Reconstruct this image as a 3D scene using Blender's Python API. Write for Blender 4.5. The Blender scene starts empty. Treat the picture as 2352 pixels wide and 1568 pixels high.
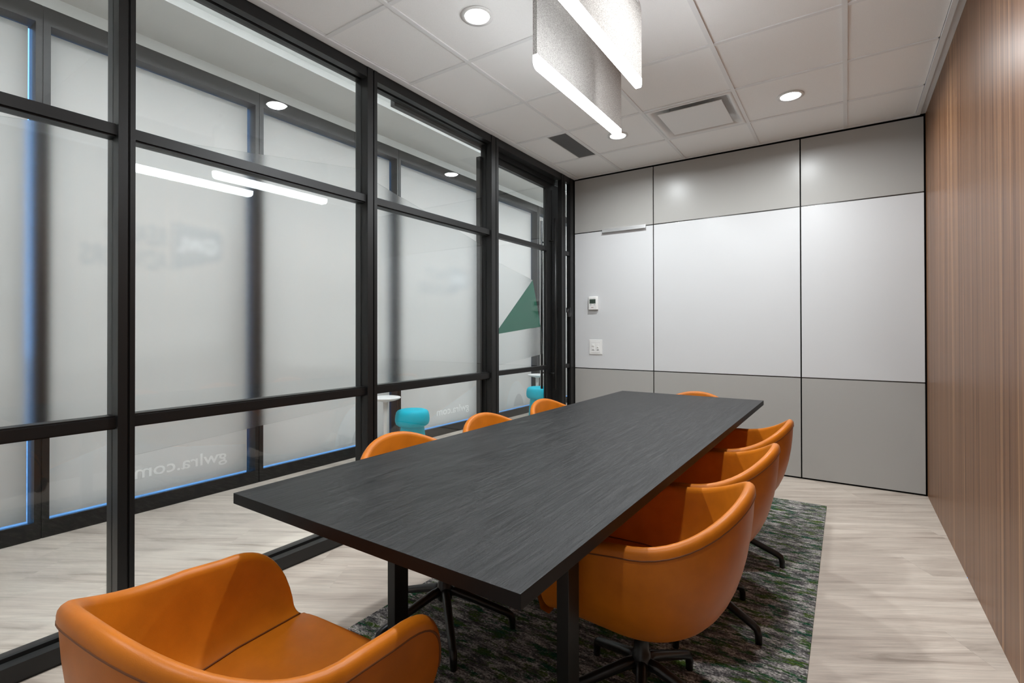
import bpy, bmesh, math, random
from mathutils import Vector, Matrix
random.seed(7)
PI = math.pi
SC = bpy.context.scene
C = SC.collection

# ------------------------------------------------------------------ camera
cam_d = bpy.data.cameras.new('camera'); cam = bpy.data.objects.new('camera', cam_d); C.objects.link(cam)
FPX = 1143.65
cam_d.sensor_fit = 'HORIZONTAL'; cam_d.sensor_width = 36.0
cam_d.lens = FPX / 2352 * 36.0
cam_d.shift_x = -9.63 / 2352; cam_d.shift_y = -30.58 / 2352
cam_d.clip_start = 0.02; cam_d.clip_end = 200
R_ = Vector((0.83321216, 0.55295088, -0.00167945)); U_ = Vector((0.0044701, -0.00369855, 0.99998317)); F_ = Vector((-0.55293536, 0.83320564, 0.00555342))
cam.matrix_world = Matrix(((R_.x, U_.x, -F_.x, 2.3473), (R_.y, U_.y, -F_.y, -4.6313), (R_.z, U_.z, -F_.z, 1.1988), (0, 0, 0, 1)))
SC.camera = cam

# ------------------------------------------------------------------ world, exposure
w = bpy.data.worlds.new('sky'); SC.world = w; w.use_nodes = True
bg = w.node_tree.nodes['Background']; bg.inputs[0].default_value = (0.18, 0.46, 1.0, 1); bg.inputs[1].default_value = 3.0
SC.view_settings.view_transform = 'Standard'; SC.view_settings.look = 'None'
SC.view_settings.gamma = 1.0; SC.view_settings.use_curve_mapping = False
SC.view_settings.exposure = 0.0
SC.cycles.transparent_max_bounces = 32
SC.cycles.max_bounces = 14
SC.cycles.sample_clamp_indirect = 6.0
LED_STRENGTH = 25.0        # pendant light bars
LENS_STRENGTH = 40.0       # downlight lenses
REAR_WATTS = 13.0          # the dimmed pair behind the camera
DOWN_WATTS = 20.5          # each recessed downlight
HALL_STRENGTH = 72.0       # linear lights in the hallway ceiling
COVE_STRENGTH = 12.0       # cove strip in the hallway ceiling

# ------------------------------------------------------------------ room numbers (metres)
W, H = 2.83, 2.762          # width to the veneer wall, ceiling height
YF = -5.40                  # wall behind the camera
XO = -1.55                  # room-side face of the outer shopfront
GX, GY, T = 0.5166, -0.5442, 0.61
PLANK_ANGLE = math.radians(31)
J1, J2, ZU, ZL = 0.8303, 2.0396, 2.2008, 0.8177

# ------------------------------------------------------------------ materials
def nt(name):
    m = bpy.data.materials.new(name); m.use_nodes = True
    t = m.node_tree
    for n in list(t.nodes): t.nodes.remove(n)
    o = t.nodes.new('ShaderNodeOutputMaterial')
    return m, t, o
def N(t, typ, **kw):
    n = t.nodes.new(typ)
    for k, v in kw.items(): setattr(n, k, v)
    return n
def pbr(name, col, rough=0.5, metal=0.0, spec=0.5, coat=0.0, noise=None, bump=None, emit=None):
    """noise=(scale, amount, coords scale) varies the colour; bump=(scale, strength, distance)"""
    m, t, o = nt(name)
    b = N(t, 'ShaderNodeBsdfPrincipled')
    b.inputs['Base Color'].default_value = (*col, 1); b.inputs['Roughness'].default_value = rough
    b.inputs['Metallic'].default_value = metal; b.inputs['Specular IOR Level'].default_value = spec
    b.inputs['Coat Weight'].default_value = coat
    if emit: b.inputs['Emission Color'].default_value = (*emit[0], 1); b.inputs['Emission Strength'].default_value = emit[1]
    g = N(t, 'ShaderNodeNewGeometry')
    if noise:
        n = N(t, 'ShaderNodeTexNoise'); n.inputs['Scale'].default_value = noise[0]; n.inputs['Detail'].default_value = 5
        t.links.new(g.outputs['Position'], n.inputs['Vector'])
        r = N(t, 'ShaderNodeMapRange'); r.inputs[1].default_value = .3; r.inputs[2].default_value = .7
        r.inputs[3].default_value = 1 - noise[1]; r.inputs[4].default_value = 1 + noise[1]
        t.links.new(n.outputs[0], r.inputs[0])
        x = N(t, 'ShaderNodeMix', data_type='RGBA', blend_type='MULTIPLY'); x.inputs[0].default_value = 1
        x.inputs[6].default_value = (*col, 1); t.links.new(r.outputs[0], x.inputs[7])
        t.links.new(x.outputs[2], b.inputs['Base Color'])
    if bump:
        n = N(t, 'ShaderNodeTexNoise'); n.inputs['Scale'].default_value = bump[0]; n.inputs['Detail'].default_value = 4
        t.links.new(g.outputs['Position'], n.inputs['Vector'])
        bp = N(t, 'ShaderNodeBump'); bp.inputs['Strength'].default_value = bump[1]; bp.inputs['Distance'].default_value = bump[2]
        t.links.new(n.outputs[0], bp.inputs['Height']); t.links.new(bp.outputs[0], b.inputs['Normal'])
    t.links.new(b.outputs[0], o.inputs[0])
    return m
def emission(name, col, s):
    m, t, o = nt(name); e = N(t, 'ShaderNodeEmission'); e.inputs[0].default_value = (*col, 1); e.inputs[1].default_value = s
    t.links.new(e.outputs[0], o.inputs[0]); return m
def grain(name, stops, vec_scale, rough=(.4, .5), fine=(1, 1, 1), spec=.5, bump=.05, dist=.3, per_object=False, fine_amt=.25, turn=0.0):
    """streaky grain: stretched noise -> colour ramp, plus fine fibres"""
    m, t, o = nt(name); L = t.links.new
    b = N(t, 'ShaderNodeBsdfPrincipled'); b.inputs['Specular IOR Level'].default_value = spec
    g = N(t, 'ShaderNodeNewGeometry')
    vec = g.outputs['Position']
    if per_object:
        oi = N(t, 'ShaderNodeObjectInfo'); mu = N(t, 'ShaderNodeMath', operation='MULTIPLY'); mu.inputs[1].default_value = 37.0
        L(oi.outputs['Random'], mu.inputs[0])
        ad = N(t, 'ShaderNodeVectorMath', operation='ADD'); L(vec, ad.inputs[0]); L(mu.outputs[0], ad.inputs[1]); vec = ad.outputs[0]
    if turn:
        tr = N(t, 'ShaderNodeMapping'); tr.inputs['Rotation'].default_value = (0, 0, -turn); L(vec, tr.inputs[0]); vec = tr.outputs[0]
    mp = N(t, 'ShaderNodeMapping'); mp.inputs['Scale'].default_value = vec_scale; L(vec, mp.inputs[0])
    n = N(t, 'ShaderNodeTexNoise'); n.inputs['Scale'].default_value = 1; n.inputs['Detail'].default_value = 8; n.inputs['Roughness'].default_value = .62; n.inputs['Distortion'].default_value = dist
    L(mp.outputs[0], n.inputs['Vector'])
    r = N(t, 'ShaderNodeValToRGB'); el = r.color_ramp.elements
    el[0].position, el[0].color = stops[0][0], (*stops[0][1], 1); el[1].position, el[1].color = stops[-1][0], (*stops[-1][1], 1)
    for p, c in stops[1:-1]:
        e = el.new(p); e.color = (*c, 1)
    L(n.outputs[0], r.inputs[0])
    mp2 = N(t, 'ShaderNodeMapping'); mp2.inputs['Scale'].default_value = fine; L(vec, mp2.inputs[0])
    n2 = N(t, 'ShaderNodeTexNoise'); n2.inputs['Scale'].default_value = 1; n2.inputs['Detail'].default_value = 6; n2.inputs['Roughness'].default_value = .7
    L(mp2.outputs[0], n2.inputs['Vector'])
    mr = N(t, 'ShaderNodeMapRange'); mr.inputs[1].default_value = .3; mr.inputs[2].default_value = .7; mr.inputs[3].default_value = 1 - fine_amt; mr.inputs[4].default_value = 1 + fine_amt
    L(n2.outputs[0], mr.inputs[0])
    mx = N(t, 'ShaderNodeMix', data_type='RGBA', blend_type='MULTIPLY'); mx.inputs[0].default_value = 1
    L(r.outputs[0], mx.inputs[6]); L(mr.outputs[0], mx.inputs[7])
    last = mx.outputs[2]
    if per_object:
        m2 = N(t, 'ShaderNodeMapRange'); m2.inputs[3].default_value = .95; m2.inputs[4].default_value = 1.05; L(oi.outputs['Random'], m2.inputs[0])
        mx2 = N(t, 'ShaderNodeMix', data_type='RGBA', blend_type='MULTIPLY'); mx2.inputs[0].default_value = 1
        L(last, mx2.inputs[6]); L(m2.outputs[0], mx2.inputs[7]); last = mx2.outputs[2]
    L(last, b.inputs['Base Color'])
    rr = N(t, 'ShaderNodeMapRange'); rr.inputs[3].default_value = rough[0]; rr.inputs[4].default_value = rough[1]; L(n2.outputs[0], rr.inputs[0]); L(rr.outputs[0], b.inputs['Roughness'])
    bp = N(t, 'ShaderNodeBump'); bp.inputs['Strength'].default_value = bump; bp.inputs['Distance'].default_value = .002; L(n2.outputs[0], bp.inputs['Height']); L(bp.outputs[0], b.inputs['Normal'])
    L(b.outputs[0], o.inputs[0]); return m

M = {}
M['black_metal'] = pbr('black_powder_coat', (.0065, .0062, .006), .40, spec=.42, bump=(900, .04, .001))
M['dark_metal'] = pbr('black_chair_metal', (.010, .009, .009), .28)
M['groove'] = pbr('black_gasket', (.003, .003, .003), .8)
M['gap'] = pbr('black_reveal', (.0015, .0015, .0015), .8, spec=.1)
M['grey_panel'] = pbr('grey_lacquered_panel', (.385, .375, .355), .30, spec=.3)
M['white_panel'] = pbr('white_board_panel', (.62, .622, .628), .24, spec=.5)
M['alu'] = pbr('aluminium', (.78, .78, .78), .38, metal=.85)
M['dark_alu'] = pbr('dark_anodised_trim', (.10, .098, .095), .22, metal=1)
M['white_plastic'] = pbr('white_plastic', (.80, .79, .77), .35)
M['white_metal'] = pbr('white_painted_metal', (.78, .77, .755), .45)
M['tile'] = pbr('mineral_fibre_tile', (.88, .87, .855), .92, spec=.1, noise=(420, .05), bump=(380, .35, .003))
M['tee'] = pbr('ceiling_tee', (.78, .775, .77), .5, spec=.3)
M['plaster'] = pbr('hallway_plaster', (.70, .70, .68), .8, spec=.2)
M['rear_wall'] = pbr('rear_plaster', (.60, .60, .59), .8, spec=.2)
M['leather'] = pbr('cognac_leather', (.50, .142, .007), .40, spec=.28, noise=(14, .10), bump=(520, .12, .0015))
M['leather_seam'] = pbr('brown_piping', (.15, .042, .004), .5)
M['turquoise'] = pbr('turquoise_fabric', (.0, .43, .56), .6, spec=.25, noise=(30, .04))
M['felt'] = pbr('speckled_felt', (.37, .35, .33), .95, spec=.05, noise=(330, .45), bump=(300, .3, .003))
M['felt_edge'] = pbr('felt_edge', (.22, .20, .18), .95, spec=.05, noise=(500, .3))
M['led'] = emission('led_diffuser', (.93, .985, 1.03), LED_STRENGTH)
M['lens'] = emission('downlight_lens', (.95, .985, 1.0), LENS_STRENGTH)
M['hall'] = emission('hallway_light_diffuser', (.92, .985, 1.05), HALL_STRENGTH)
M['cove'] = emission('cove_strip', (.93, .985, 1.03), COVE_STRENGTH)
M['grille'] = pbr('grille_metal', (.20, .20, .20), .5)
M['grille_back'] = pbr('grille_back', (.01, .01, .01), .9)
M['screen'] = pbr('lcd_screen', (.05, .075, .055), .3)
M['ink'] = pbr('dark_print', (.02, .02, .02), .6)
M['red_ink'] = pbr('red_print', (.35, .03, .03), .6)
M['green_film'] = pbr('green_window_film', (.004, .12, .072), .5)
M['pavement'] = pbr('pavement', (.45, .45, .46), .9, noise=(6, .2))
M['wood_wall'] = grain('walnut_veneer', [(.38, (.110, .048, .023)), (.46, (.215, .106, .054)), (.53, (.165, .080, .044)), (.62, (.33, .175, .088))],
                       (1, 36, .22), rough=(.30, .40), fine=(1, 150, .9), bump=.03, fine_amt=.30, spec=.16, dist=.15)
M['plank'] = grain('pale_oak_vinyl', [(.28, (.31, .255, .21)), (.42, (.475, .405, .345)), (.56, (.555, .485, .415)), (.75, (.63, .56, .485))],
                   (1.3, 13, 1), rough=(.36, .5), fine=(5, 110, 1), bump=.12, fine_amt=.13, dist=.9, per_object=True, turn=PLANK_ANGLE)
M['table_top'] = grain('black_oak', [(.3, (.013, .013, .013)), (.5, (.018, .018, .018)), (.7, (.024, .024, .024))],
                       (40, 2.2, 1), rough=(.34, .52), fine=(130, 7, 1), bump=.8, fine_amt=1.0, dist=.5, spec=.22)

def make_glass(name, tint, f0):
    m, t, o = nt(name); L = t.links.new
    tr = N(t, 'ShaderNodeBsdfTransparent'); tr.inputs[0].default_value = (*tint, 1)
    gl = N(t, 'ShaderNodeBsdfGlossy'); gl.inputs['Roughness'].default_value = 0.0; gl.inputs[0].default_value = (1, 1, 1, 1)
    lw = N(t, 'ShaderNodeLayerWeight'); lw.inputs[0].default_value = .5
    pw = N(t, 'ShaderNodeMath', operation='POWER'); pw.inputs[1].default_value = 5; L(lw.outputs['Facing'], pw.inputs[0])
    ma = N(t, 'ShaderNodeMath', operation='MULTIPLY_ADD'); ma.inputs[1].default_value = 1 - f0; ma.inputs[2].default_value = f0; L(pw.outputs[0], ma.inputs[0])
    mx = N(t, 'ShaderNodeMixShader'); L(ma.outputs[0], mx.inputs[0]); L(tr.outputs[0], mx.inputs[1]); L(gl.outputs[0], mx.inputs[2])
    L(mx.outputs[0], o.inputs[0]); return m
M['glass'] = make_glass('clear_glass', (.965, .975, .97), .04)
def make_frost():
    m, t, o = nt('frosted_film'); L = t.links.new
    rf = N(t, 'ShaderNodeBsdfRefraction'); rf.inputs['Roughness'].default_value = .19; rf.inputs['IOR'].default_value = 1.25; rf.inputs[0].default_value = (.97, .975, .975, 1)
    tl = N(t, 'ShaderNodeBsdfTranslucent'); tl.inputs[0].default_value = (.8, .8, .8, 1)
    df = N(t, 'ShaderNodeBsdfDiffuse'); df.inputs[0].default_value = (.8, .8, .8, 1)
    a = N(t, 'ShaderNodeMixShader'); a.inputs[0].default_value = .5; L(tl.outputs[0], a.inputs[1]); L(df.outputs[0], a.inputs[2])
    b = N(t, 'ShaderNodeMixShader'); b.inputs[0].default_value = .02; L(rf.outputs[0], b.inputs[1]); L(a.outputs[0], b.inputs[2])
    L(b.outputs[0], o.inputs[0]); return m
M['frost'] = make_frost()
def make_white_film(name, k):
    m, t, o = nt(name); L = t.links.new
    df = N(t, 'ShaderNodeBsdfDiffuse'); df.inputs[0].default_value = (.82 * k, .825 * k, .81 * k, 1)
    tl = N(t, 'ShaderNodeBsdfTranslucent'); tl.inputs[0].default_value = (.90 * k, .66 * k, .48 * k, 1)
    a = N(t, 'ShaderNodeMixShader'); a.inputs[0].default_value = .34; L(df.outputs[0], a.inputs[1]); L(tl.outputs[0], a.inputs[2])
    L(a.outputs[0], o.inputs[0]); return m
M['white_film'] = make_white_film('white_shopfront_film', 1.0)
M['print_pale'] = pbr('pale_grey_window_print', (.715, .72, .71), .9, spec=.05)
M['print_grey'] = pbr('grey_window_print', (.575, .58, .575), .9, spec=.05)
M['print_white'] = pbr('white_window_print', (.95, .955, .945), .9, spec=.05)
def make_rug():
    m, t, o = nt('mottled_rug'); L = t.links.new
    b = N(t, 'ShaderNodeBsdfPrincipled'); b.inputs['Roughness'].default_value = .95; b.inputs['Specular IOR Level'].default_value = .1
    g = N(t, 'ShaderNodeNewGeometry')
    def ns(scale, detail, rough=.6, off=(0, 0, 0)):
        mp = N(t, 'ShaderNodeMapping'); mp.inputs['Scale'].default_value = scale; mp.inputs['Location'].default_value = off; L(g.outputs['Position'], mp.inputs[0])
        n = N(t, 'ShaderNodeTexNoise'); n.inputs['Scale'].default_value = 1; n.inputs['Detail'].default_value = detail; n.inputs['Roughness'].default_value = rough
        L(mp.outputs[0], n.inputs['Vector']); return n.outputs[0]
    def ramp(x, st):
        r = N(t, 'ShaderNodeValToRGB'); el = r.color_ramp.elements
        el[0].position, el[0].color = st[0][0], (*st[0][1], 1); el[1].position, el[1].color = st[-1][0], (*st[-1][1], 1)
        for p, c in st[1:-1]: e = el.new(p); e.color = (*c, 1)
        L(x, r.inputs[0]); return r.outputs[0]
    def mix(f, a, c, mode='MIX'):
        x = N(t, 'ShaderNodeMix', data_type='RGBA', blend_type=mode); L(f, x.inputs[0]); L(a, x.inputs[6]); L(c, x.inputs[7]); return x.outputs[2]
    big = ns((11, 30, 1), 11, .86)
    base = ramp(big, [(.40, (.040, .038, .039)), (.46, (.115, .11, .113)), (.50, (.17, .163, .165)), (.525, (.46, .435, .41)), (.60, (.62, .595, .56))])
    green = ramp(ns((9, 26, 1), 3, .5, (3, 9, 0)), [(.40, (.012, .085, .046)), (.58, (.075, .125, .020))])
    gm = ramp(ns((8, 24, 1), 9, .80, (11, 5, 2)), [(.522, (0, 0, 0)), (.537, (1, 1, 1))])
    c1 = mix(gm, base, green)
    fleck = ramp(ns((130, 130, 1), 2, .5), [(.35, (.45, .45, .45)), (.65, (1.2, 1.2, 1.2))])
    one = N(t, 'ShaderNodeValue'); one.outputs[0].default_value = 1
    c2 = mix(one.outputs[0], c1, fleck, 'MULTIPLY')
    L(c2, b.inputs['Base Color'])
    bp = N(t, 'ShaderNodeBump'); bp.inputs['Strength'].default_value = .8; bp.inputs['Distance'].default_value = .006
    L(ns((160, 160, 160), 3), bp.inputs['Height']); L(bp.outputs[0], b.inputs['Normal'])
    L(b.outputs[0], o.inputs[0]); return m
M['rug'] = make_rug()

# ------------------------------------------------------------------ mesh helpers
def link(name, me, mat, parent=None, smooth=False, loc=None):
    o = bpy.data.objects.new(name, me); C.objects.link(o)
    if mat and not me.materials: me.materials.append(M[mat] if isinstance(mat, str) else mat)
    if parent: o.parent = parent
    if loc: o.location = loc
    if smooth:
        for p in me.polygons: p.use_smooth = True
    return o
def bm_box(bm, a, b, bev=0.0):
    x0, y0, z0 = [min(i, j) for i, j in zip(a, b)]; x1, y1, z1 = [max(i, j) for i, j in zip(a, b)]
    v = [bm.verts.new(p) for p in ((x0, y0, z0), (x1, y0, z0), (x1, y1, z0), (x0, y1, z0), (x0, y0, z1), (x1, y0, z1), (x1, y1, z1), (x0, y1, z1))]
    fs = [bm.faces.new([v[i] for i in q]) for q in ((0, 3, 2, 1), (4, 5, 6, 7), (0, 1, 5, 4), (1, 2, 6, 5), (2, 3, 7, 6), (3, 0, 4, 7))]
    if bev > 0:
        es = {e for f in fs for e in f.edges}
        bmesh.ops.bevel(bm, geom=list(es), offset=bev, segments=2, affect='EDGES', profile=.7)
def done(bm):
    me = bpy.data.meshes.new('mesh'); bm.normal_update(); bm.to_mesh(me); bm.free(); return me
def box(name, a, b, mat, parent=None, bev=0.0):
    bm = bmesh.new(); bm_box(bm, a, b, bev); return link(name, done(bm), mat, parent)
def boxes(name, L, mat, parent=None, bev=0.0):
    bm = bmesh.new()
    for a, b in L: bm_box(bm, a, b, bev)
    return link(name, done(bm), mat, parent)
def lathe(name, prof, mat, parent=None, seg=40, loc=None, smooth=True):
    bm = bmesh.new(); rings = []
    for r, z in prof:
        if r < 1e-6: rings.append([bm.verts.new((0, 0, z))])
        else: rings.append([bm.verts.new((r * math.cos(2 * PI * k / seg), r * math.sin(2 * PI * k / seg), z)) for k in range(seg)])
    for A, B in zip(rings, rings[1:]):
        for k in range(seg):
            k2 = (k + 1) % seg
            q = [A[k % len(A)], A[k2 % len(A)], B[k2 % len(B)], B[k % len(B)]]
            q2 = []
            for x in q:
                if x not in q2: q2.append(x)
            if len(q2) > 2: bm.faces.new(q2)
    bmesh.ops.recalc_face_normals(bm, faces=bm.faces)
    return link(name, done(bm), mat, parent, smooth, loc)
def bm_tube(bm, pts, rad, seg=10, caps=True, flat=1.0):
    pts = [Vector(p) for p in pts]; rings = []
    rads = rad if isinstance(rad, (list, tuple)) else [rad] * len(pts)
    prev = None
    for i, p in enumerate(pts):
        d = (pts[min(i + 1, len(pts) - 1)] - pts[max(i - 1, 0)]).normalized()
        ref = Vector((0, 0, 1)) if abs(d.z) < .95 else Vector((1, 0, 0))
        s = d.cross(ref).normalized() if prev is None else (prev - d * prev.dot(d)).normalized()
        prev = s; u = s.cross(d)
        rings.append([bm.verts.new(p + (s * math.cos(2 * PI * k / seg) + u * math.sin(2 * PI * k / seg) * flat) * rads[i]) for k in range(seg)])
    for A, B in zip(rings, rings[1:]):
        for k in range(seg): bm.faces.new((A[k], A[(k + 1) % seg], B[(k + 1) % seg], B[k]))
    if caps: bm.faces.new(rings[0][::-1]); bm.faces.new(rings[-1])
def tube(name, pts, rad, mat, parent=None, seg=10, flat=1.0):
    bm = bmesh.new(); bm_tube(bm, pts, rad, seg, True, flat); bmesh.ops.recalc_face_normals(bm, faces=bm.faces)
    return link(name, done(bm), mat, parent, True)
def plate(name, poly, x0, x1, mat, parent=None):
    """a flat polygon given as (y, z) points, extruded from x0 to x1"""
    bm = bmesh.new(); a = [bm.verts.new((x0, y, z)) for y, z in poly]; b = [bm.verts.new((x1, y, z)) for y, z in poly]
    bm.faces.new(a); bm.faces.new(b[::-1]); n = len(poly)
    for i in range(n): bm.faces.new((a[i], b[i], b[(i + 1) % n], a[(i + 1) % n]))
    bmesh.ops.recalc_face_normals(bm, faces=bm.faces)
    return link(name, done(bm), mat, parent)
def empty(name, loc=(0, 0, 0), rz=0.0):
    o = bpy.data.objects.new(name, None); C.objects.link(o); o.location = loc; o.rotation_euler = (0, 0, rz); o.empty_display_size = .1; return o
def tag(o, label, cat, group=None):
    o['label'] = label; o['category'] = cat
    if group: o['group'] = group
    return o
def struct(o): o['kind'] = 'structure'; return o
def copy_tree(o, parent=None):
    c = o.copy(); C.objects.link(c); c.parent = parent
    for ch in list(o.children): copy_tree(ch, c)
    return c
def text(name, body, size, mat, parent, matrix, extrude=.0004, bold=0.0, align='LEFT', width=None):
    cu = bpy.data.curves.new('lettering', 'FONT'); cu.body = body; cu.size = size; cu.extrude = extrude; cu.offset = bold; cu.align_x = align
    cu.resolution_u = 3
    o = bpy.data.objects.new('lettering_tmp', cu); C.objects.link(o)
    bpy.context.view_layer.update()
    me = bpy.data.meshes.new_from_object(o.evaluated_get(bpy.context.evaluated_depsgraph_get()))
    bpy.data.objects.remove(o)
    if width:
        xs = [v.co.x for v in me.vertices]; k = width / (max(xs) - min(xs))
        for v in me.vertices: v.co.x *= k
    me.transform(matrix); me.materials.clear()
    return link(name, me, mat, parent)

# ================================================================== STRUCTURE
# ---- floor: vinyl planks laid across the room and the hallway
fl = struct(box('floor', (XO - .12, YF, -.06), (W, 3.3, -.0042), 'gap'))
PW, PL = .2285, 1.525
ux, uy = math.cos(PLANK_ANGLE), math.sin(PLANK_ANGLE)
FB = (XO - .12, W, YF, 3.3)                     # floor bounds
def to_floor(a, b): return (a * ux - b * uy, a * uy + b * ux)
cor = [(x * ux + y * uy, -x * uy + y * ux) for x in FB[:2] for y in FB[2:]]
a0, a1, b0, b1 = min(c[0] for c in cor), max(c[0] for c in cor), min(c[1] for c in cor), max(c[1] for c in cor)
bm = bmesh.new(); bm_box(bm, (.0002, .0002, -.004), (PL - .0002, PW - .0002, 0)); whole = done(bm)
b = b0
while b < b1:
    a = a0 - random.random() * PL
    while a < a1:
        cs = [to_floor(a + p, b + q) for p in (0, PL) for q in (0, PW)]
        inside = [FB[0] <= x <= FB[1] and FB[2] <= y <= FB[3] for x, y in cs]
        if all(inside):
            o = link('plank', whole, 'plank', fl); o.location = (*to_floor(a, b), 0); o.rotation_euler = (0, 0, PLANK_ANGLE)
        elif max(x for x, y in cs) > FB[0] and min(x for x, y in cs) < FB[1] and max(y for x, y in cs) > FB[2] and min(y for x, y in cs) < FB[3]:
            bm = bmesh.new(); bm_box(bm, (.0002, .0002, -.004), (PL - .0002, PW - .0002, 0))
            bmesh.ops.transform(bm, matrix=Matrix.Translation((*to_floor(a, b), 0)) @ Matrix.Rotation(PLANK_ANGLE, 4, 'Z'), verts=bm.verts)
            for co, no in (((FB[0], 0, 0), (-1, 0, 0)), ((FB[1], 0, 0), (1, 0, 0)), ((0, FB[2], 0), (0, -1, 0)), ((0, FB[3], 0), (0, 1, 0))):
                bmesh.ops.bisect_plane(bm, geom=bm.verts[:] + bm.edges[:] + bm.faces[:], plane_co=co, plane_no=no, clear_outer=True)
            if bm.faces and sum(f.calc_area() for f in bm.faces) > .01:
                p0 = bm.verts[:][0].co.copy(); p0.z = 0
                bmesh.ops.translate(bm, verts=bm.verts, vec=-p0)
                link('plank', done(bm), 'plank', fl, loc=p0)
            else: bm.free()
        a += PL
    b += PW

# ---- ceiling: slab, tees, tiles
ce = struct(box('ceiling', (-.10, YF, H + .06), (W + .1, .12, H + .10), 'plaster'))
gxs = [GX + i * T for i in range(-1, 5)]; gys = [GY - j * T for j in range(-1, 9)]
TW = .012
for gx in gxs:
    if 0.05 < gx < W - .08: box('tee', (gx - TW, YF, H), (gx + TW, -.012, H + .035), 'tee', ce)
for gy in gys:
    if YF < gy < -.05:
        xs = [0.03] + [g for g in gxs if .05 < g < W - .08] + [W - .055]
        for a, b in zip(xs, xs[1:]): box('cross_tee', (a + TW, gy - TW, H + .0012), (b - TW, gy + TW, H + .03), 'tee', ce)
box('wall_angle', (.0, YF, H - .002), (.046, 0, H + .02), 'tee', ce)
box('wall_angle', (.046, YF, H + .004), (.058, 0, H + .02), 'tee', ce)
box('wall_angle', (W - .058, YF, H - .006), (W - .034, -.02, H + .02), 'tee', ce)
box('wall_angle', (W - .034, YF, H + .006), (W, 0, H + .02), 'tee', ce)
box('wall_angle', (.03, -.024, H - .001), (W - .05, -.004, H + .02), 'tee', ce)
DIFF = (2, 1)       # column, row of the air diffuser; tiles in column 0, row 0 are cut by the grille
xs = [.050] + [g for g in gxs if .05 < g < W - .08] + [W - .05]
ys = [-.018] + [g for g in gys if YF < g < -.05] + [YF]
tile_me = {}
for i, (a, b) in enumerate(zip(xs, xs[1:])):
    for j, (c, d) in enumerate(zip(ys, ys[1:])):
        if (i, j) == DIFF: continue
        x0, x1, y0, y1 = a + .0105, b - .0105, d + .0105, c - .0105
        if (i, j) == (0, 1): x1 = .322
        key = (round(x1 - x0, 3), round(y1 - y0, 3))
        if key not in tile_me:
            bm = bmesh.new(); bm_box(bm, (0, 0, 0), (x1 - x0, y1 - y0, .016)); tile_me[key] = done(bm)
        link('ceiling_tile', tile_me[key], 'tile', ce, loc=(x0, y0, H + .0065 + random.uniform(0, .0012)))

# ---- veneer wall and the wall behind the camera
struct(box('wall_right', (W, YF, 0), (W + .1, .1, H + .06), 'wood_wall'))
struct(box('wall_front', (-.06, YF - .1, 0), (W + .1, YF, H + .06), 'rear_wall'))

# ---- back wall: black carcass with nine panels and reveal trims
wb = struct(box('wall_back', (-.002, .014, 0), (W + .1, .12, H + .06), 'gap'))
G2 = .0046
cols = [(.006, J1), (J1, J2), (J2, W - .012)]
rows = [(.014, ZL, 'grey_panel'), (ZL, ZU, 'white_panel'), (ZU, H - .014, 'grey_panel')]
for ci, (a, b) in enumerate(cols):
    for ri, (c, d, mt) in enumerate(rows):
        box(['lower_panel', 'white_board_panel', 'upper_panel'][ri], (a + (G2 if ci else 0), -.001, c + (G2 if ri else 0)), (b - (G2 if ci < 2 else 0), .016, d - (G2 if ri < 2 else 0)), mt, wb, .0012)
    for zj in (ZL, ZU): box('joint_trim', (a + .004, .004, zj - G2), (b - .004, .015, zj + G2), 'dark_alu', wb)

# ---- inner glazed partition (left wall of the room)
wl = struct(empty('wall_left'))
GLX = -.058
MU = [(-5.10, -5.045), (-3.878, -3.822), (-2.672, -2.600), (-1.440, -1.345), (-.272, -.192), (-.085, .030)]
def mullion(y0, y1, dp=.112):
    c = (y0 + y1) / 2 + (y1 - y0) * .12
    m = boxes('mullion', [((-dp, y0, .0), (-.002, c - .004, H)), ((-dp, c + .004, 0), (-.002, y1, H)), ((-dp, c - .005, 0), (-.012, c + .005, H))], 'black_metal', wl)
    return m
for y0, y1 in MU: mullion(y0, y1, .045 if y0 > -.3 else .112)
bays = [(YF, -5.10), (-5.045, -3.878), (-3.822, -2.672), (-2.600, -1.440), (-.192, -.085)]
for y0, y1 in bays:
    if y0 > -.3:
        box('base_rail', (-.045, y0, 0), (-.006, y1, .07), 'black_metal', wl); box('head_rail', (-.045, y0, H - .06), (-.006, y1, H), 'black_metal', wl)
        for z in (.845, 1.985): box('transom', (-.045, y0, z - .02), (-.010, y1, z + .02), 'black_metal', wl)
    else: boxes('base_rail', [((-.112, y0, 0.012), (-.066, y1, .078)), ((-.050, y0, .012), (-.006, y1, .070)), ((-.108, y0, .0), (-.016, y1, .055))], 'black_metal', wl)
    if y0 < -.3: boxes('head_rail', [((-.112, y0, H - .064), (-.066, y1, H)), ((-.050, y0, H - .060), (-.006, y1, H)), ((-.1, y0, H - .05), (-.01, y1, H))], 'black_metal', wl)
    for z in (.845, 1.985) if y0 < -.3 else ():
        boxes('transom', [((-.100, y0, z - .020), (-.018, y1, z + .020)), ((-.088, y0, z - .026), (-.03, y1, z + .026))], 'black_metal', wl)
    for z0, z1 in ((.07, .825), (.865, 1.965), (2.005, H - .055)):
        gx_ = -.030 if y0 > -.3 else GLX
        box('glass_pane', (gx_ - .005, y0, z0), (gx_ + .005, y1, z1), 'glass', wl)
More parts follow.
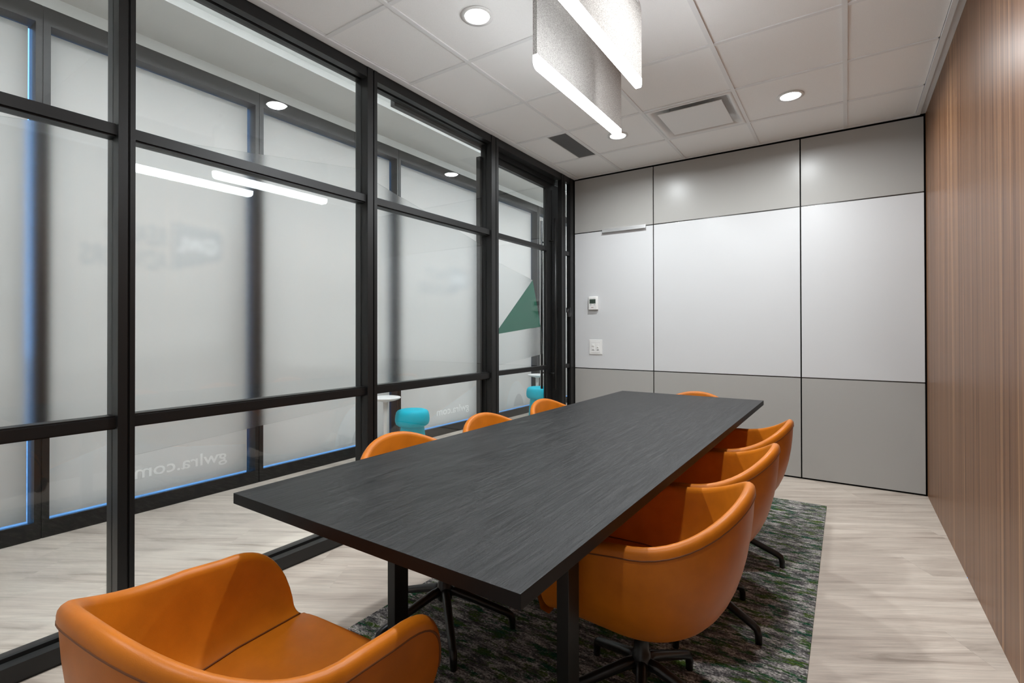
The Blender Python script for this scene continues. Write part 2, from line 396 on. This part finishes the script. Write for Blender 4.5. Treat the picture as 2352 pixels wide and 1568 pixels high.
# frosted film on the hallway side of the glass: (y, z) outlines
FX0, FX1 = GLX - .0085, GLX - .0065
def line(p, q, y): return p[1] + (q[1] - p[1]) * (y - p[0]) / (q[0] - p[0])
tA, tB, tC = (-4.09, 1.953), (-2.64, 2.170), (-1.44, 1.872)
plate('frosted_film', [(-5.045, .866), (-3.878, .866), (-3.878, line(tA, tB, -3.878)), (-5.045, line(tA, tB, -5.045))], FX0, FX1, 'frost', wl)
b0, b1 = (-3.311, .731), (-2.671, .775)
plate('frosted_film', [(-3.822, line(b0, b1, -3.822)), (-2.672, line(b0, b1, -2.672)), (-2.672, line(tA, tB, -2.672)), (-3.822, line(tA, tB, -3.822))], FX0, FX1, 'frost', wl)
plate('frosted_film', [(-2.600, .852), (-1.440, .868), (-1.440, tC[1]), (-2.600, 2.125)], FX0, FX1, 'frost', wl)

# ---- sliding glazed door outside the partition, with its track
d1 = struct(empty('door_1'))
DX0, DX1 = -.135, -.095
DY0, DY1 = -1.470, -.105
box('stile', (DX0, DY0, .012), (DX1, -1.395, 2.60), 'black_metal', d1, .0015)
boxes('stile', [((DX0, -.405, .012), (DX1, -.315, 2.60)), ((DX0 + .004, -.315, .012), (DX1 - .004, -.305, 2.60)), ((DX0, -.305, .012), (DX1, DY1, 2.60))], 'black_metal', d1)
box('top_rail', (DX0, -1.395, 2.600), (DX1, DY1, 2.66), 'black_metal', d1)
box('bottom_rail', (DX0, -1.395, .012), (DX1, -.405, .085), 'black_metal', d1)
for z in (.842, 2.005): box('glazing_bar', (DX0 - .003, -1.395, z - .020), (DX1 + .003, -.405, z + .020), 'black_metal', d1)
for z0, z1 in ((.085, .822), (.862, 1.985), (2.025, 2.60)): box('glass_pane', (-.120, -1.395, z0), (-.110, -.405, z1), 'glass', d1)
plate('frosted_film', [(-1.395, 1.818), (-.627, 1.678), (-1.237, 1.169), (-1.395, 1.30)], -.1235, -.1215, 'frost', d1)
plate('frosted_film', [(-1.395, 1.152), (-.484, 1.238), (-.440, .975), (-1.395, .886)], -.1235, -.1215, 'frost', d1)
plate('green_triangle', [(-1.237, 1.169), (-.484, 1.240), (-.627, 1.678)], -.1245, -.1215, 'green_film', d1)
def pull(x, s, y):
    h = tube('pull_handle', [(x, y, .62), (x, y, 2.30)], .0125, 'black_metal', d1, 14)
    for z in (.78, 2.085): tube('standoff', [(x, y, z), (DX1 if s > 0 else DX0, y, z)], .007, 'black_metal', h, 10)
pull(-.032, 1, -.352); pull(-.200, -1, -.330)
box('door_track', (-.150, -2.36, H - .085), (-.114, -.105, H - .012), 'black_metal', d1)
boxes('head_rail', [((-.112, -1.345, H - .062), (-.006, -.272, H))], 'black_metal', wl)
box('header_panel', (-.092, -1.345, 2.655), (-.075, -.272, H - .06), 'black_metal', wl)
box('floor_guide', (-.125, -.60, 0), (-.105, -.40, .012), 'black_metal', d1)

# ---- hallway beyond: outer shopfront, soffit, ceiling, end walls
wo = struct(empty('wall_outer'))
OM = [(-5.14, -5.07), (-3.775, -3.709), (-2.490, -2.425), (-1.000, -.945), (.476, .545), (1.82, 1.895), (3.235, 3.3)]
for y0, y1 in OM: boxes('mullion', [((XO - .13, y0, 0), (XO - .006, y1, 3.10)), ((XO - .006, y0, 0), (XO, y0 + (y1 - y0) * .42, 3.10)), ((XO - .006, y0 + (y1 - y0) * .5, 0), (XO, y1, 3.10))], 'black_metal', wo)
OGX = XO - .112
wn = 0
ob = [(YF, OM[0][0])] + [(OM[i][1], OM[i + 1][0]) for i in range(len(OM) - 1)]
for k, (y0, y1) in enumerate(ob):
    boxes('sill_rail', [((XO - .13, y0, 0), (XO - .002, y1, .072)), ((XO - .016, y0, .0), (XO, y1, .098))], 'black_metal', wo)
    box('header', (XO - .13, y0, 2.995), (XO, y1, 3.10), 'black_metal', wo)
    wn += 1
    wd = struct(empty('window_%d' % wn, (0, 0, 0)))
    box('glass_pane', (OGX - .006, y0, .07), (OGX + .006, y1, 2.997), 'glass', wd)
    f = box('window_film', (OGX + .0065, y0 + .001, .090), (OGX + .0075, y1 - .011, 2.992), 'white_film', wd)
    fx0, fx1 = OGX + .0078, OGX + .0084
    if k in (2, 4):       # bays with the sign: read from the street, mirrored from inside
        def TM(ystart, z): return Matrix(((0, 0, -1, fx1), (-1, 0, 0, ystart), (0, 1, 0, z), (0, 0, 0, 1)))
        e = y1
        plate('printed_facet', [(e - .02, .112), (e - .02, .50), (e - .90, .185), (e - .98, .112)] if k == 4 else [(e - .02, .112), (e - .02, .30), (e - .53, .376), (e - .84, .49), (y0 + .02, .37), (y0 + .02, .112)], fx0 - .0006, fx0 - .0002, 'print_pale', f)
        text('web_address', 'gwlra.com', .125, 'print_white', f, TM(e - .165, .205), bold=.0012, width=.60)
        plate('sign_block', [(e - .545, 1.98), (e - .235, 1.965), (e - .20, 1.93), (e - .20, 1.76), (e - .235, 1.735), (e - .545, 1.63)], fx0, fx1 - .0001, 'print_grey', f)
        text('sign_lettering', 'GWL', .15, 'print_white', f, TM(e - .235, 1.78), bold=.001, width=.27)
        text('sign_lettering', 'REALTY', .185, 'print_grey', f, TM(e - .572, 1.80), bold=.002, width=.36)
        text('sign_lettering', 'ADVISORS', .185, 'print_grey', f, TM(e - .572, 1.63), bold=.002, width=.48)
    if k in (3, 5):       # bays with pale arches
        def arch(yc, hw, h): return [(yc - hw, .112)] + [(yc + hw * math.sin(a) * (1 - .15 * math.cos(a)), .112 + h * math.cos(a)) for a in [(-PI / 2 + PI * i / 14) for i in range(1, 14)]] + [(yc + hw, .112)]
        e = y1
        plate('printed_arch', arch(e - .42, .26, .36), fx0, fx0 + .0002, 'print_pale', f)
        plate('printed_arch', arch(e - .36, .13, .17), fx0 + .0003, fx0 + .0005, 'print_grey', f)
        plate('printed_facet', [(y0 + .02, .52), (y0 + .02, .50), (e - .55, .60), (e - .55, .612)], fx0, fx0 + .0002, 'print_pale', f)
struct(box('wall_fascia', (XO - .13, YF, 3.10), (XO, 3.3, 3.60), 'plaster'))
struct(box('ceiling_soffit', (XO, YF, 3.172), (-1.03, 3.3, 3.225), 'plaster'))
struct(box('ceiling_hallway', (XO, YF, 3.46), (.02, 3.3, 3.55), 'plaster'))
struct(box('wall_bulkhead', (-.112, YF, H), (0, .014, 3.46), 'plaster'))
struct(box('wall_hallway', (-.03, .12, 0), (0.0, 3.3, 3.46), 'plaster'))
struct(box('wall_end', (XO - .13, 3.3, 0), (0, 3.4, 3.55), 'plaster'))
struct(box('wall_near_end', (XO - .13, YF - .1, 0), (-.06, YF, 3.55), 'plaster'))
struct(box('pavement', (-30, -30, -.20), (XO - .13, 30, -.02), 'pavement'))

# ================================================================== THINGS
# ---- conference table
TC = Vector(((.8878 + 1.8764) / 2, (-3.891 - .9639) / 2, 0)); TL, TWD, TH, TT = 2.927, .9886, .735, .030
M['table_edge'] = pbr('black_table_edge', (.0045, .004, .004), .5, spec=.2)
tb = tag(empty('conference_table', TC, -.0068), 'long black wood-grain conference table on black metal legs, standing on the patterned rug', 'table')
box('tabletop', (-TWD / 2, -TL / 2, TH - TT), (TWD / 2, TL / 2, TH), 'table_top', tb, .0015).data.materials.append(M['table_edge'])
for p in [c for c in tb.children if c.name == 'tabletop'][0].data.polygons:
    if p.normal.z < .5: p.material_index = 1
for yy in (-1.026, .985):
    for sx, xx in ((-1, -.29), (1, .355)):
        boxes('leg', [((xx - .0175, yy - .03, .0065), (xx + .0175, yy + .03, TH - TT)), ], 'black_metal', tb, .002)
    box('cross_beam', (-.29, yy - .025, TH - TT - .035), (.355, yy + .025, TH - TT - .0005), 'black_metal', tb)

# ---- rug
bm = bmesh.new()
RX0, RX1, RY0, RY1 = .672, 2.229, -4.25, -.640
bm_box(bm, (RX0, RY0, 0.0005), (RX1, RY1, .006), .001)
tag(link('rug', done(bm), 'rug'), 'mottled grey, cream and green rug with striped pattern under the conference table', 'rug')

# ---- armchairs
def sm(t): return t * t * (3 - 2 * t)
def half_profile():
    """columns along the right half of the shell from the front of the arm to the centre of the back:
    rim point, seat-edge point"""
    P = []
    WA, ZA, YA, YL, YB, DB = .274, .607, .058, .167, -.026, .2695
    for i in range(13):                       # rounded front of the arm
        a = PI / 2 * i / 12
        s, c = math.sin(a) ** .85, math.cos(a) ** .75
        P.append((Vector((.232 + (WA - .232) * s, YA + YL * c, .432 + (ZA - .432) * s)), Vector((.220, YA + (YL + .012) * c, .426))))
    for i in range(1, 5):                     # the arm
        t = i / 4
        P.append((Vector((WA + .003 * t, YA + (YB - YA) * t, ZA + .008 * t)), Vector((.220 + .003 * t, YA + (YB - YA) * t, .426 - .010 * t))))
    for i in range(1, 17):                    # round the back
        a = PI / 2 * i / 16
        c, s = max(math.cos(a), 0) ** .88, math.sin(a) ** .88
        P.append((Vector(((WA + .003) * c, YB - DB * s, ZA + .008 + .118 * sm(i / 16) ** 1.1)), Vector((.223 * c, YB - .160 * s, .416 - .010 * s))))
    return P
def chair_parts(root):
    hp = half_profile()
    full = [(r.copy(), b.copy()) for r, b in hp] + [(Vector((-r.x, r.y, r.z)), Vector((-b.x, b.y, b.z))) for r, b in hp[-2::-1]]
    n = len(full)
    # outward direction in plan
    outs = []
    for i in range(n):
        d = full[min(i + 1, n - 1)][0] - full[max(i - 1, 0)][0]; d.z = 0
        if d.length < 1e-6: d = Vector((0, -1, 0))
        o = Vector((d.y, -d.x, 0)).normalized()
        if o.dot(Vector((full[i][0].x, full[i][0].y + .05, 0))) < 0: o = -o
        if i < 13 or i >= n - 13:
            o = Vector((1 if full[i][0].x > 0 else -1, .0, 0))
        outs.append(o)
    R0 = .0165
    lin, outer, pipe, seam = [], [], [], []
    for (r, b), o in zip(full, outs):
        hgt = max(r.z - b.z, .004); cap = min(R0, .3 * hgt + .006)
        c = []
        ctl = b + (r - b) * .80; ctl.z = b.z + .16 * hgt
        for k in range(9):
            t = k / 8; c.append(b * (1 - t) ** 2 + ctl * 2 * t * (1 - t) + r * t * t)
        mid = r + o * cap
        tang = (r - ctl).normalized()
        for k in range(1, 8):
            a = PI * k / 7
            c.append(mid - o * cap * math.cos(a) + Vector((0, 0, 1)) * cap * 1.15 * math.sin(a))
        q = r + o * cap * 2
        dn = Vector((0, 0, -1)) * min(.010, hgt * .2)
        c.append(q + dn)
        lin.append(c)
        q2 = q + dn - o * .0025
        pipe.append(q2 + o * .001)
        ob_ = Vector((b.x * .62, (b.y * .62 if b.y < 0 else b.y * .86), .322 + .028 * max(0, b.y) / .28))
        ctl2 = Vector((q2.x * .93, q2.y * .95 if q2.y < 0 else q2.y * .98, .325 + .02 * max(0, b.y) / .28))
        k2 = []
        for k in range(13):
            t = k / 12; k2.append(q2 * (1 - t) ** 2 + ctl2 * 2 * t * (1 - t) + ob_ * t * t)
        outer.append(k2)
        seam.append(b + Vector((0, 0, .002)))
    def grid(rows, extra=None):
        bm = bmesh.new(); V = [[bm.verts.new(p) for p in row] for row in rows]
        for A, B in zip(V, V[1:]):
            for k in range(len(A) - 1): bm.faces.new((A[k], B[k], B[k + 1], A[k + 1]))
        if extra: extra(bm, V)
        bmesh.ops.remove_doubles(bm, verts=bm.verts, dist=.0002)
        bmesh.ops.recalc_face_normals(bm, faces=bm.faces); return done(bm)
    link('lining', grid(lin), 'leather', root, True)
    hn = len(hp)
    def close_under(bm, V):
        for i in range(hn - 1):
            A, B = V[i][-1], V[i + 1][-1]; A2, B2 = V[n - 1 - i][-1], V[n - 2 - i][-1]
            try: bm.faces.new([x for j, x in enumerate((A, A2, B2, B)) if x not in (A, A2, B2, B)[:j]])
            except ValueError: pass
    link('outer_shell', grid(outer, close_under), 'leather', root, True)
    # seat pad: rows between matching seat-edge points, front rolled down
    rowsS = []
    f0 = hp[0][1]; S = 14
    for dy, z in ((-.02, .345), (.008, .352), (.018, .385), (.017, .408), (.008, .424)):
        rowsS.append([Vector((f0.x * (1 - 2 * k / S), f0.y + dy, z)) for k in range(S + 1)])
    for i in range(hn - 1):
        b = hp[i][1]
        rowsS.append([Vector((b.x * (1 - 2 * k / S), b.y, b.z + .010 * (1 - (1 - 2 * k / S) ** 8) - .014 * (1 - (1 - 2 * k / S) ** 2) * min(1, i / 14))) for k in range(S + 1)])
    rowsS.append([hp[-1][1].copy() for k in range(S + 1)])
    link('seat_pad', grid(rowsS), 'leather', root, True)
    tube('piping', pipe, .0028, 'leather_seam', root, 6)
    tube('seam', [s for s in seam[2:-2]], .0022, 'leather_seam', root, 6)
    # swivel base
    lathe('column', [(.0, .325), (.075, .325), (.075, .312), (.026, .305), (.024, .19), (.028, .185), (.031, .150), (.030, .118), (.018, .106), (0, .106)], 'dark_metal', root, 24)
base_legs = {}
def add_legs(root, ang):
    if 'me' not in base_legs:
        bm = bmesh.new()
        bm_tube(bm, [(.012, 0, .152), (.05, 0, .145), (.12, 0, .119), (.20, 0, .088), (.252, 0, .068), (.268, 0, .058), (.274, 0, .040), (.275, 0, .0065)],
                [.019, .018, .0165, .0155, .015, .0145, .0135, .012], 12)
        bmesh.ops.recalc_face_normals(bm, faces=bm.faces); base_legs['me'] = done(bm)
        for p in base_legs['me'].polygons: p.use_smooth = True
    for k in range(5):
        o = link('leg', base_legs['me'], 'dark_metal', root); o.rotation_euler = (0, 0, ang + k * 2 * PI / 5)
chairs = [  # x, y, facing, world angle of one base leg, label
    (1.330, -4.040, .055, 1.0, 'cognac leather armchair alone at the near short end of the table, closest to the camera'),
    (1.800, -3.090, PI / 2 + .05, math.radians(145), 'cognac leather armchair nearest the camera of the three along the veneer wall'),
    (1.800, -2.455, PI / 2 + .01, math.radians(-17), 'middle cognac leather armchair of the three along the veneer wall'),
    (1.797, -1.808, PI / 2, math.radians(2), 'cognac leather armchair farthest from the camera of the three along the veneer wall'),
    (0.985, -3.105, -PI / 2 - .015, math.radians(30), 'cognac leather armchair nearest the camera of the three along the glass partition'),
    (0.992, -2.475, -PI / 2, math.radians(10), 'middle cognac leather armchair of the three along the glass partition'),
    (0.980, -1.808, -PI / 2, math.radians(50), 'cognac leather armchair farthest from the camera of the three along the glass partition'),
    (1.430, -1.140, PI, math.radians(20), 'cognac leather armchair at the far short end of the table, by the panelled wall'),
]
proto = None
for x, y, rz, la, lab in chairs:
    if proto is None:
        proto = empty('swivel_armchair', (x, y, 0), rz); chair_parts(proto); r = proto
    else:
        r = proto.copy(); C.objects.link(r); r.location = (x, y, 0); r.rotation_euler = (0, 0, rz)
        for ch in list(proto.children):
            if ch.name.split('.')[0] == 'leg': continue
            c = ch.copy(); C.objects.link(c); c.parent = r
    tag(r, lab, 'chair', 'cognac armchairs around the table')
    add_legs(r, la - rz)

# ---- pendant lights: felt panels with a light bar along the lower edge
def rr_outline(L, z0, z1, rt, rb):
    pts = []
    def arc(cy, cz, r, a0, a1):
        for i in range(9): a = a0 + (a1 - a0) * i / 8; pts.append((cy + r * math.cos(a), cz + r * math.sin(a)))
    if rb: arc(L / 2 - rb, z0 + rb, rb, -PI / 2, 0)
    else: pts.append((L / 2, z0))
    if rt: arc(L / 2 - rt, z1 - rt, rt, 0, PI / 2); arc(-L / 2 + rt, z1 - rt, rt, PI / 2, PI)
    else: pts.extend([(L / 2, z1), (-L / 2, z1)])
    if rb: arc(-L / 2 + rb, z0 + rb, rb, PI, 1.5 * PI)
    else: pts.append((-L / 2, z0))
    return pts
PZ = 2.288
for px, py, lab in ((1.280, -2.420, 'felt pendant light panel nearer the glass partition, with glowing bar along its lower edge'), (1.570, -2.905, 'felt pendant light panel nearer the veneer wall, cut off by the top of the picture')):
    r = tag(empty('pendant_light', (px, py, PZ)), lab, 'pendant light', 'pair of felt pendant lights over the table')
    plate('felt_panel', rr_outline(.92, .052, .385, .035, 0), -.010, .010, 'felt', r)
    plate('light_bar', rr_outline(.92, 0, .0518, 0, .030), -.010, .010, 'led', r)
    for s in (-1, 1):
        tube('suspension_cable', [(0, s * .40, .385), (0, s * .40, H - PZ)], .0022, 'alu', r, 8)
        box('cable_clip', (-.013, s * .40 - .012, .365), (.013, s * .40 + .012, .398), 'alu', r, .002)
        lathe('canopy', [(0, H - PZ), (.022, H - PZ), (.022, H - PZ - .012), (.006, H - PZ - .02), (0, H - PZ - .02)], 'alu', r, 20, (0, s * .40, 0))

# ---- recessed downlights
def downlight(x, y, z, lab, grp, watts=DOWN_WATTS):
    r = tag(empty('recessed_downlight', (x, y, z)), lab, 'downlight', grp)
    lathe('trim_ring', [(.062, -.0005), (.080, -.0005), (.080, .004), (.062, .007)], 'white_metal', r, 36)
    lathe('lens', [(0, .006), (.063, .006), (.063, .012), (0, .012)], 'lens', r, 36)
    ld = bpy.data.lights.new('downlight_lamp', 'AREA'); ld.shape = 'DISK'; ld.size = .10; ld.energy = watts; ld.color = (.93, .975, 1.0); ld.spread = math.radians(167)
    lo = bpy.data.objects.new('lamp', ld); C.objects.link(lo); lo.parent = r; lo.location = (0, 0, -.003)
cx = [GX + T * .5, GX + T * 1.5, GX + T * 2.5]
rw = lambda k: GY - T * (k + .5)
DLZ = H
for x, y, lab in ((cx[0], rw(3) , 'round recessed downlight left of the pendant lights, nearest the camera'),
                  (cx[0], rw(0), 'round recessed downlight just beyond the far end of the left pendant light'),
                  (cx[2], rw(0), 'round recessed downlight over the right of the panelled wall'),
                  (cx[2], rw(3), 'round recessed downlight near the veneer wall, above the top of the picture'),
                  (cx[0], rw(6), 'round recessed downlight behind the camera on the glass partition side'),
                  (cx[2], rw(6), 'round recessed downlight behind the camera on the veneer wall side')):
    downlight(x, y, DLZ, lab, 'recessed downlights in the tiled ceiling', DOWN_WATTS if y > -4 else REAR_WATTS)

# ---- sprinkler cover plate
lathe_o = lathe('sprinkler_cover', [(0, -.008), (.040, -.008), (.042, -.006), (.042, -.0055), (.030, -.0055), (.030, .006), (0, .006)], 'white_metal', None, 32, (cx[1], rw(0), H + .004))
tag(lathe_o, 'small round white sprinkler cover plate in the ceiling between the two far downlights', 'sprinkler')

# ---- square air diffuser
dx0, dx1, dy1, dy0 = xs[2] + .0115, xs[3] - .0115, ys[1] - .0115, ys[2] + .0115
dc = ((dx0 + dx1) / 2, (dy0 + dy1) / 2)
r = tag(empty('air_diffuser', (dc[0], dc[1], H)), 'square white ceiling air diffuser with a flat plaque, beyond the pendant lights', 'air vent')
def sq_ring(h, rad, z, seg=6):
    out = []
    for sx, sy, a0 in ((1, 1, 0), (-1, 1, PI / 2), (-1, -1, PI), (1, -1, 1.5 * PI)):
        for i in range(seg + 1):
            a = a0 + PI / 2 * i / seg; out.append((sx * (h - rad) + rad * math.cos(a), sy * (h - rad) + rad * math.sin(a), z))
    return out
bm = bmesh.new(); h0 = (dx1 - dx0) / 2
rings = [sq_ring(h0, .002, .006), sq_ring(h0, .002, -.002), sq_ring(h0 - .022, .012, -.002), sq_ring(h0 - .030, .03, .004), sq_ring(h0 - .042, .05, .022), sq_ring(h0 - .060, .06, .044), sq_ring(h0 - .10, .06, .052), sq_ring(.1, .05, .052)]
rv = [[bm.verts.new(p) for p in q] for q in rings]
for A, B in zip(rv, rv[1:]):
    for k in range(len(A)): bm.faces.new((A[k], A[(k + 1) % len(A)], B[(k + 1) % len(A)], B[k]))
bm.faces.new(rv[-1]); bmesh.ops.recalc_face_normals(bm, faces=bm.faces)
link('diffuser_frame', done(bm), 'white_metal', r, True)
box('plaque', (-.218, -.218, -.006), (.218, .218, -.001), 'white_metal', r, .002)
for sx, sy in ((-1, -1), (1, -1), (1, 1), (-1, 1)): tube('hanger', [(sx * .15, sy * .15, -.001), (sx * .15, sy * .15, .052)], .004, 'alu', r, 8)

# ---- egg-crate return grille
gx0, gx1, gy0, gy1 = .330, GX - .0125, ys[2] + .013, ys[1] - .013
r = tag(empty('return_grille', ((gx0 + gx1) / 2, (gy0 + gy1) / 2, H)), 'dark grey egg-crate return air grille in the ceiling near the glass partition', 'air vent')
a, b = (gx1 - gx0) / 2, (gy1 - gy0) / 2
boxes('grille_frame', [((-a, -b, 0), (-a + .006, b, .02)), ((a - .006, -b, 0), (a, b, .02)), ((-a, -b, 0), (a, -b + .006, .02)), ((-a, b - .006, 0), (a, b, .02))], 'white_metal', r)
box('duct_backing', (-a, -b, .022), (a, b, .026), 'grille_back', r)
L_ = []
nx, ny = int(2 * a / .0105), int(2 * b / .0105)
for i in range(1, nx): x = -a + 2 * a * i / nx; L_.append(((x - .0016, -b, .003), (x + .0016, b, .018)))
for i in range(1, ny): y = -b + 2 * b * i / ny; L_.append(((-a, y - .0016, .003), (a, y + .0016, .018)))
boxes('egg_crate_core', L_, 'grille', r)['kind'] = 'stuff'

# ---- things on the back wall (wall surface at y = -.001)
WY = -.001
r = tag(empty('thermostat', (.220, WY, 1.477)), 'small white wall thermostat with dark green screen above the light switch', 'thermostat')
bm = bmesh.new(); bm_box(bm, (-.050, -.030, -.068), (.050, -.004, .068), .008); link('body', done(bm), 'white_plastic', r, True)
box('back_plate', (-.046, -.006, -.064), (.046, 0, .064), 'white_plastic', r)
sc_ = box('screen', (-.036, -.0312, -.004), (.030, -.0295, .040), 'screen', r)
text('reading', '70.5', .030, 'ink', sc_, Matrix(((1, 0, 0, -.028), (0, 0, -1, -.0315), (0, 1, 0, .006), (0, 0, 0, 1))))
for x in (-.022, .018): box('button', (x - .006, -.0315, -.018), (x + .006, -.0295, -.013), 'grille', r)
for x in (-.028, -.010, .006, .018): box('indicator', (x - .002, -.0312, .048), (x + .002, -.0295, .052), 'grille', r)
box('logo_mark', (-.016, -.0312, -.046), (-.002, -.0295, -.041), 'red_ink', r); box('logo_mark', (.0, -.0312, -.046), (.008, -.0295, -.041), 'grille', r)
r = tag(empty('light_switch', (.240, WY, 1.036)), 'white double dimmer switch plate on the white panel below the thermostat', 'light switch')
bm = bmesh.new(); bm_box(bm, (-.070, -.008, -.074), (.070, 0, .074), .004); link('cover_plate', done(bm), 'white_plastic', r)
box('inner_frame', (-.052, -.0105, -.058), (.052, -.007, .058), 'white_metal', r, .0015)
for x in (-.026, .026):
    d_ = box('dimmer', (x - .014, -.013, -.034), (x + .014, -.010, .034), 'white_plastic', r, .001)
    box('slider', (x - .009, -.0175, .010 if x < 0 else -.004), (x + .009, -.0125, .022 if x < 0 else .006), 'white_plastic', d_, .001)
    box('slot', (x - .011, -.0134, -.031), (x + .011, -.0128, -.025), 'grille', d_)
r = tag(empty('hanging_rail', (.540, WY, 2.192)), 'short aluminium clip rail over the joint above the left white panel', 'rail')
box('channel', (-.221, -.022, -.014), (.221, -.014, .014), 'alu', r, .002)
box('back_strip', (-.221, -.015, -.006), (.221, 0, .018), 'alu', r)
box('lip', (-.221, -.030, -.018), (.221, -.015, -.010), 'alu', r, .001)
o = lathe('push_button', [(0, .014), (.040, .014), (.046, .008), (.046, 0), (0, 0)], 'dark_metal', None, 28)
o.rotation_euler = (0, PI / 2, 0); o.location = (-.012, -.105, 1.385)
tag(o, 'round dark grey push button on the narrow frame between the door and the panelled wall', 'button')
box('button_bracket', (-.05, -.02, -.02), (.0, .02, .02), 'black_metal', o)

# ---- cork-shaped stools and little white pedestal tables in the hallway
def stool(x, y, lab):
    r = tag(empty('cork_stool', (x, y, 0), 2.3), lab, 'stool', 'turquoise cork-shaped stools in the hallway')
    lathe('seat_cushion', [(0, .463), (.08, .464), (.118, .461), (.138, .453), (.150, .438), (.157, .410), (.160, .375), (.158, .350), (.150, .328), (.134, .316), (.105, .312)], 'turquoise', r, 48)
    lathe('base', [(.108, .314), (.113, .27), (.122, .18), (.131, .08), (.140, .012), (.132, 0), (0, 0)], 'turquoise', r, 48)
    tube('seam', [(.134, 0, .4565), (.1505, 0, .438), (.158, 0, .41), (.161, 0, .375), (.159, 0, .350), (.151, 0, .328)], .003, 'turquoise', r, 8)
stool(-1.06, -1.265, 'turquoise cork-shaped stool in the hallway next to the white pedestal table')
stool(-1.04, 1.00, 'darker-looking turquoise cork-shaped stool seen through the glass door')
def ptable(x, y, lab):
    r = tag(empty('pedestal_table', (x, y, 0)), lab, 'side table', 'white pedestal tables in the hallway')
    lathe('tabletop', [(0, .600), (.115, .600), (.130, .597), (.134, .591), (.128, .582), (.09, .568), (.04, .559), (.024, .552), (0, .552)], 'white_plastic', r, 44)
    lathe('stem', [(0, .556), (.024, .556), (.022, .30), (.023, .03), (0, .03)], 'white_plastic', r, 24)
    lathe('foot', [(0, .032), (.05, .030), (.10, .018), (.115, .008), (.115, 0), (0, 0)], 'white_plastic', r, 40)
ptable(-1.16, -1.500, 'small round white pedestal table in the hallway beside the nearer turquoise stool')
ptable(-1.22, 1.27, 'small round white pedestal table seen through the glass door behind the farther stool')

# ---- cove light on top of the hallway soffit
r = tag(empty('cove_light', (-1.10, (YF + 3.3) / 2, 3.226)), 'linear cove light resting on the hallway soffit, lighting the ceiling above', 'cove light')
hl = (3.3 - YF) / 2 - .05
box('housing', (-.03, -hl, 0), (.03, hl, .02), 'white_metal', r)
box('strip', (-.022, -hl, .0205), (.022, hl, .024), 'cove', r)

# ---- linear light recessed in the upper hallway ceiling
r = tag(empty('linear_ceiling_light', (-.24, (YF + 3.3) / 2, 3.46)), 'long white linear light along the upper hallway ceiling, above the glass partition', 'ceiling light')
boxes('light_housing', [((-.055, -hl, -.03), (.055, hl, 0)), ((-.055, -hl, -.058), (-.049, hl, -.03)), ((.049, -hl, -.058), (.055, hl, -.03))], 'white_metal', r)
box('diffuser', (-.045, -hl, -.034), (.045, hl, -.0305), 'hall', r)
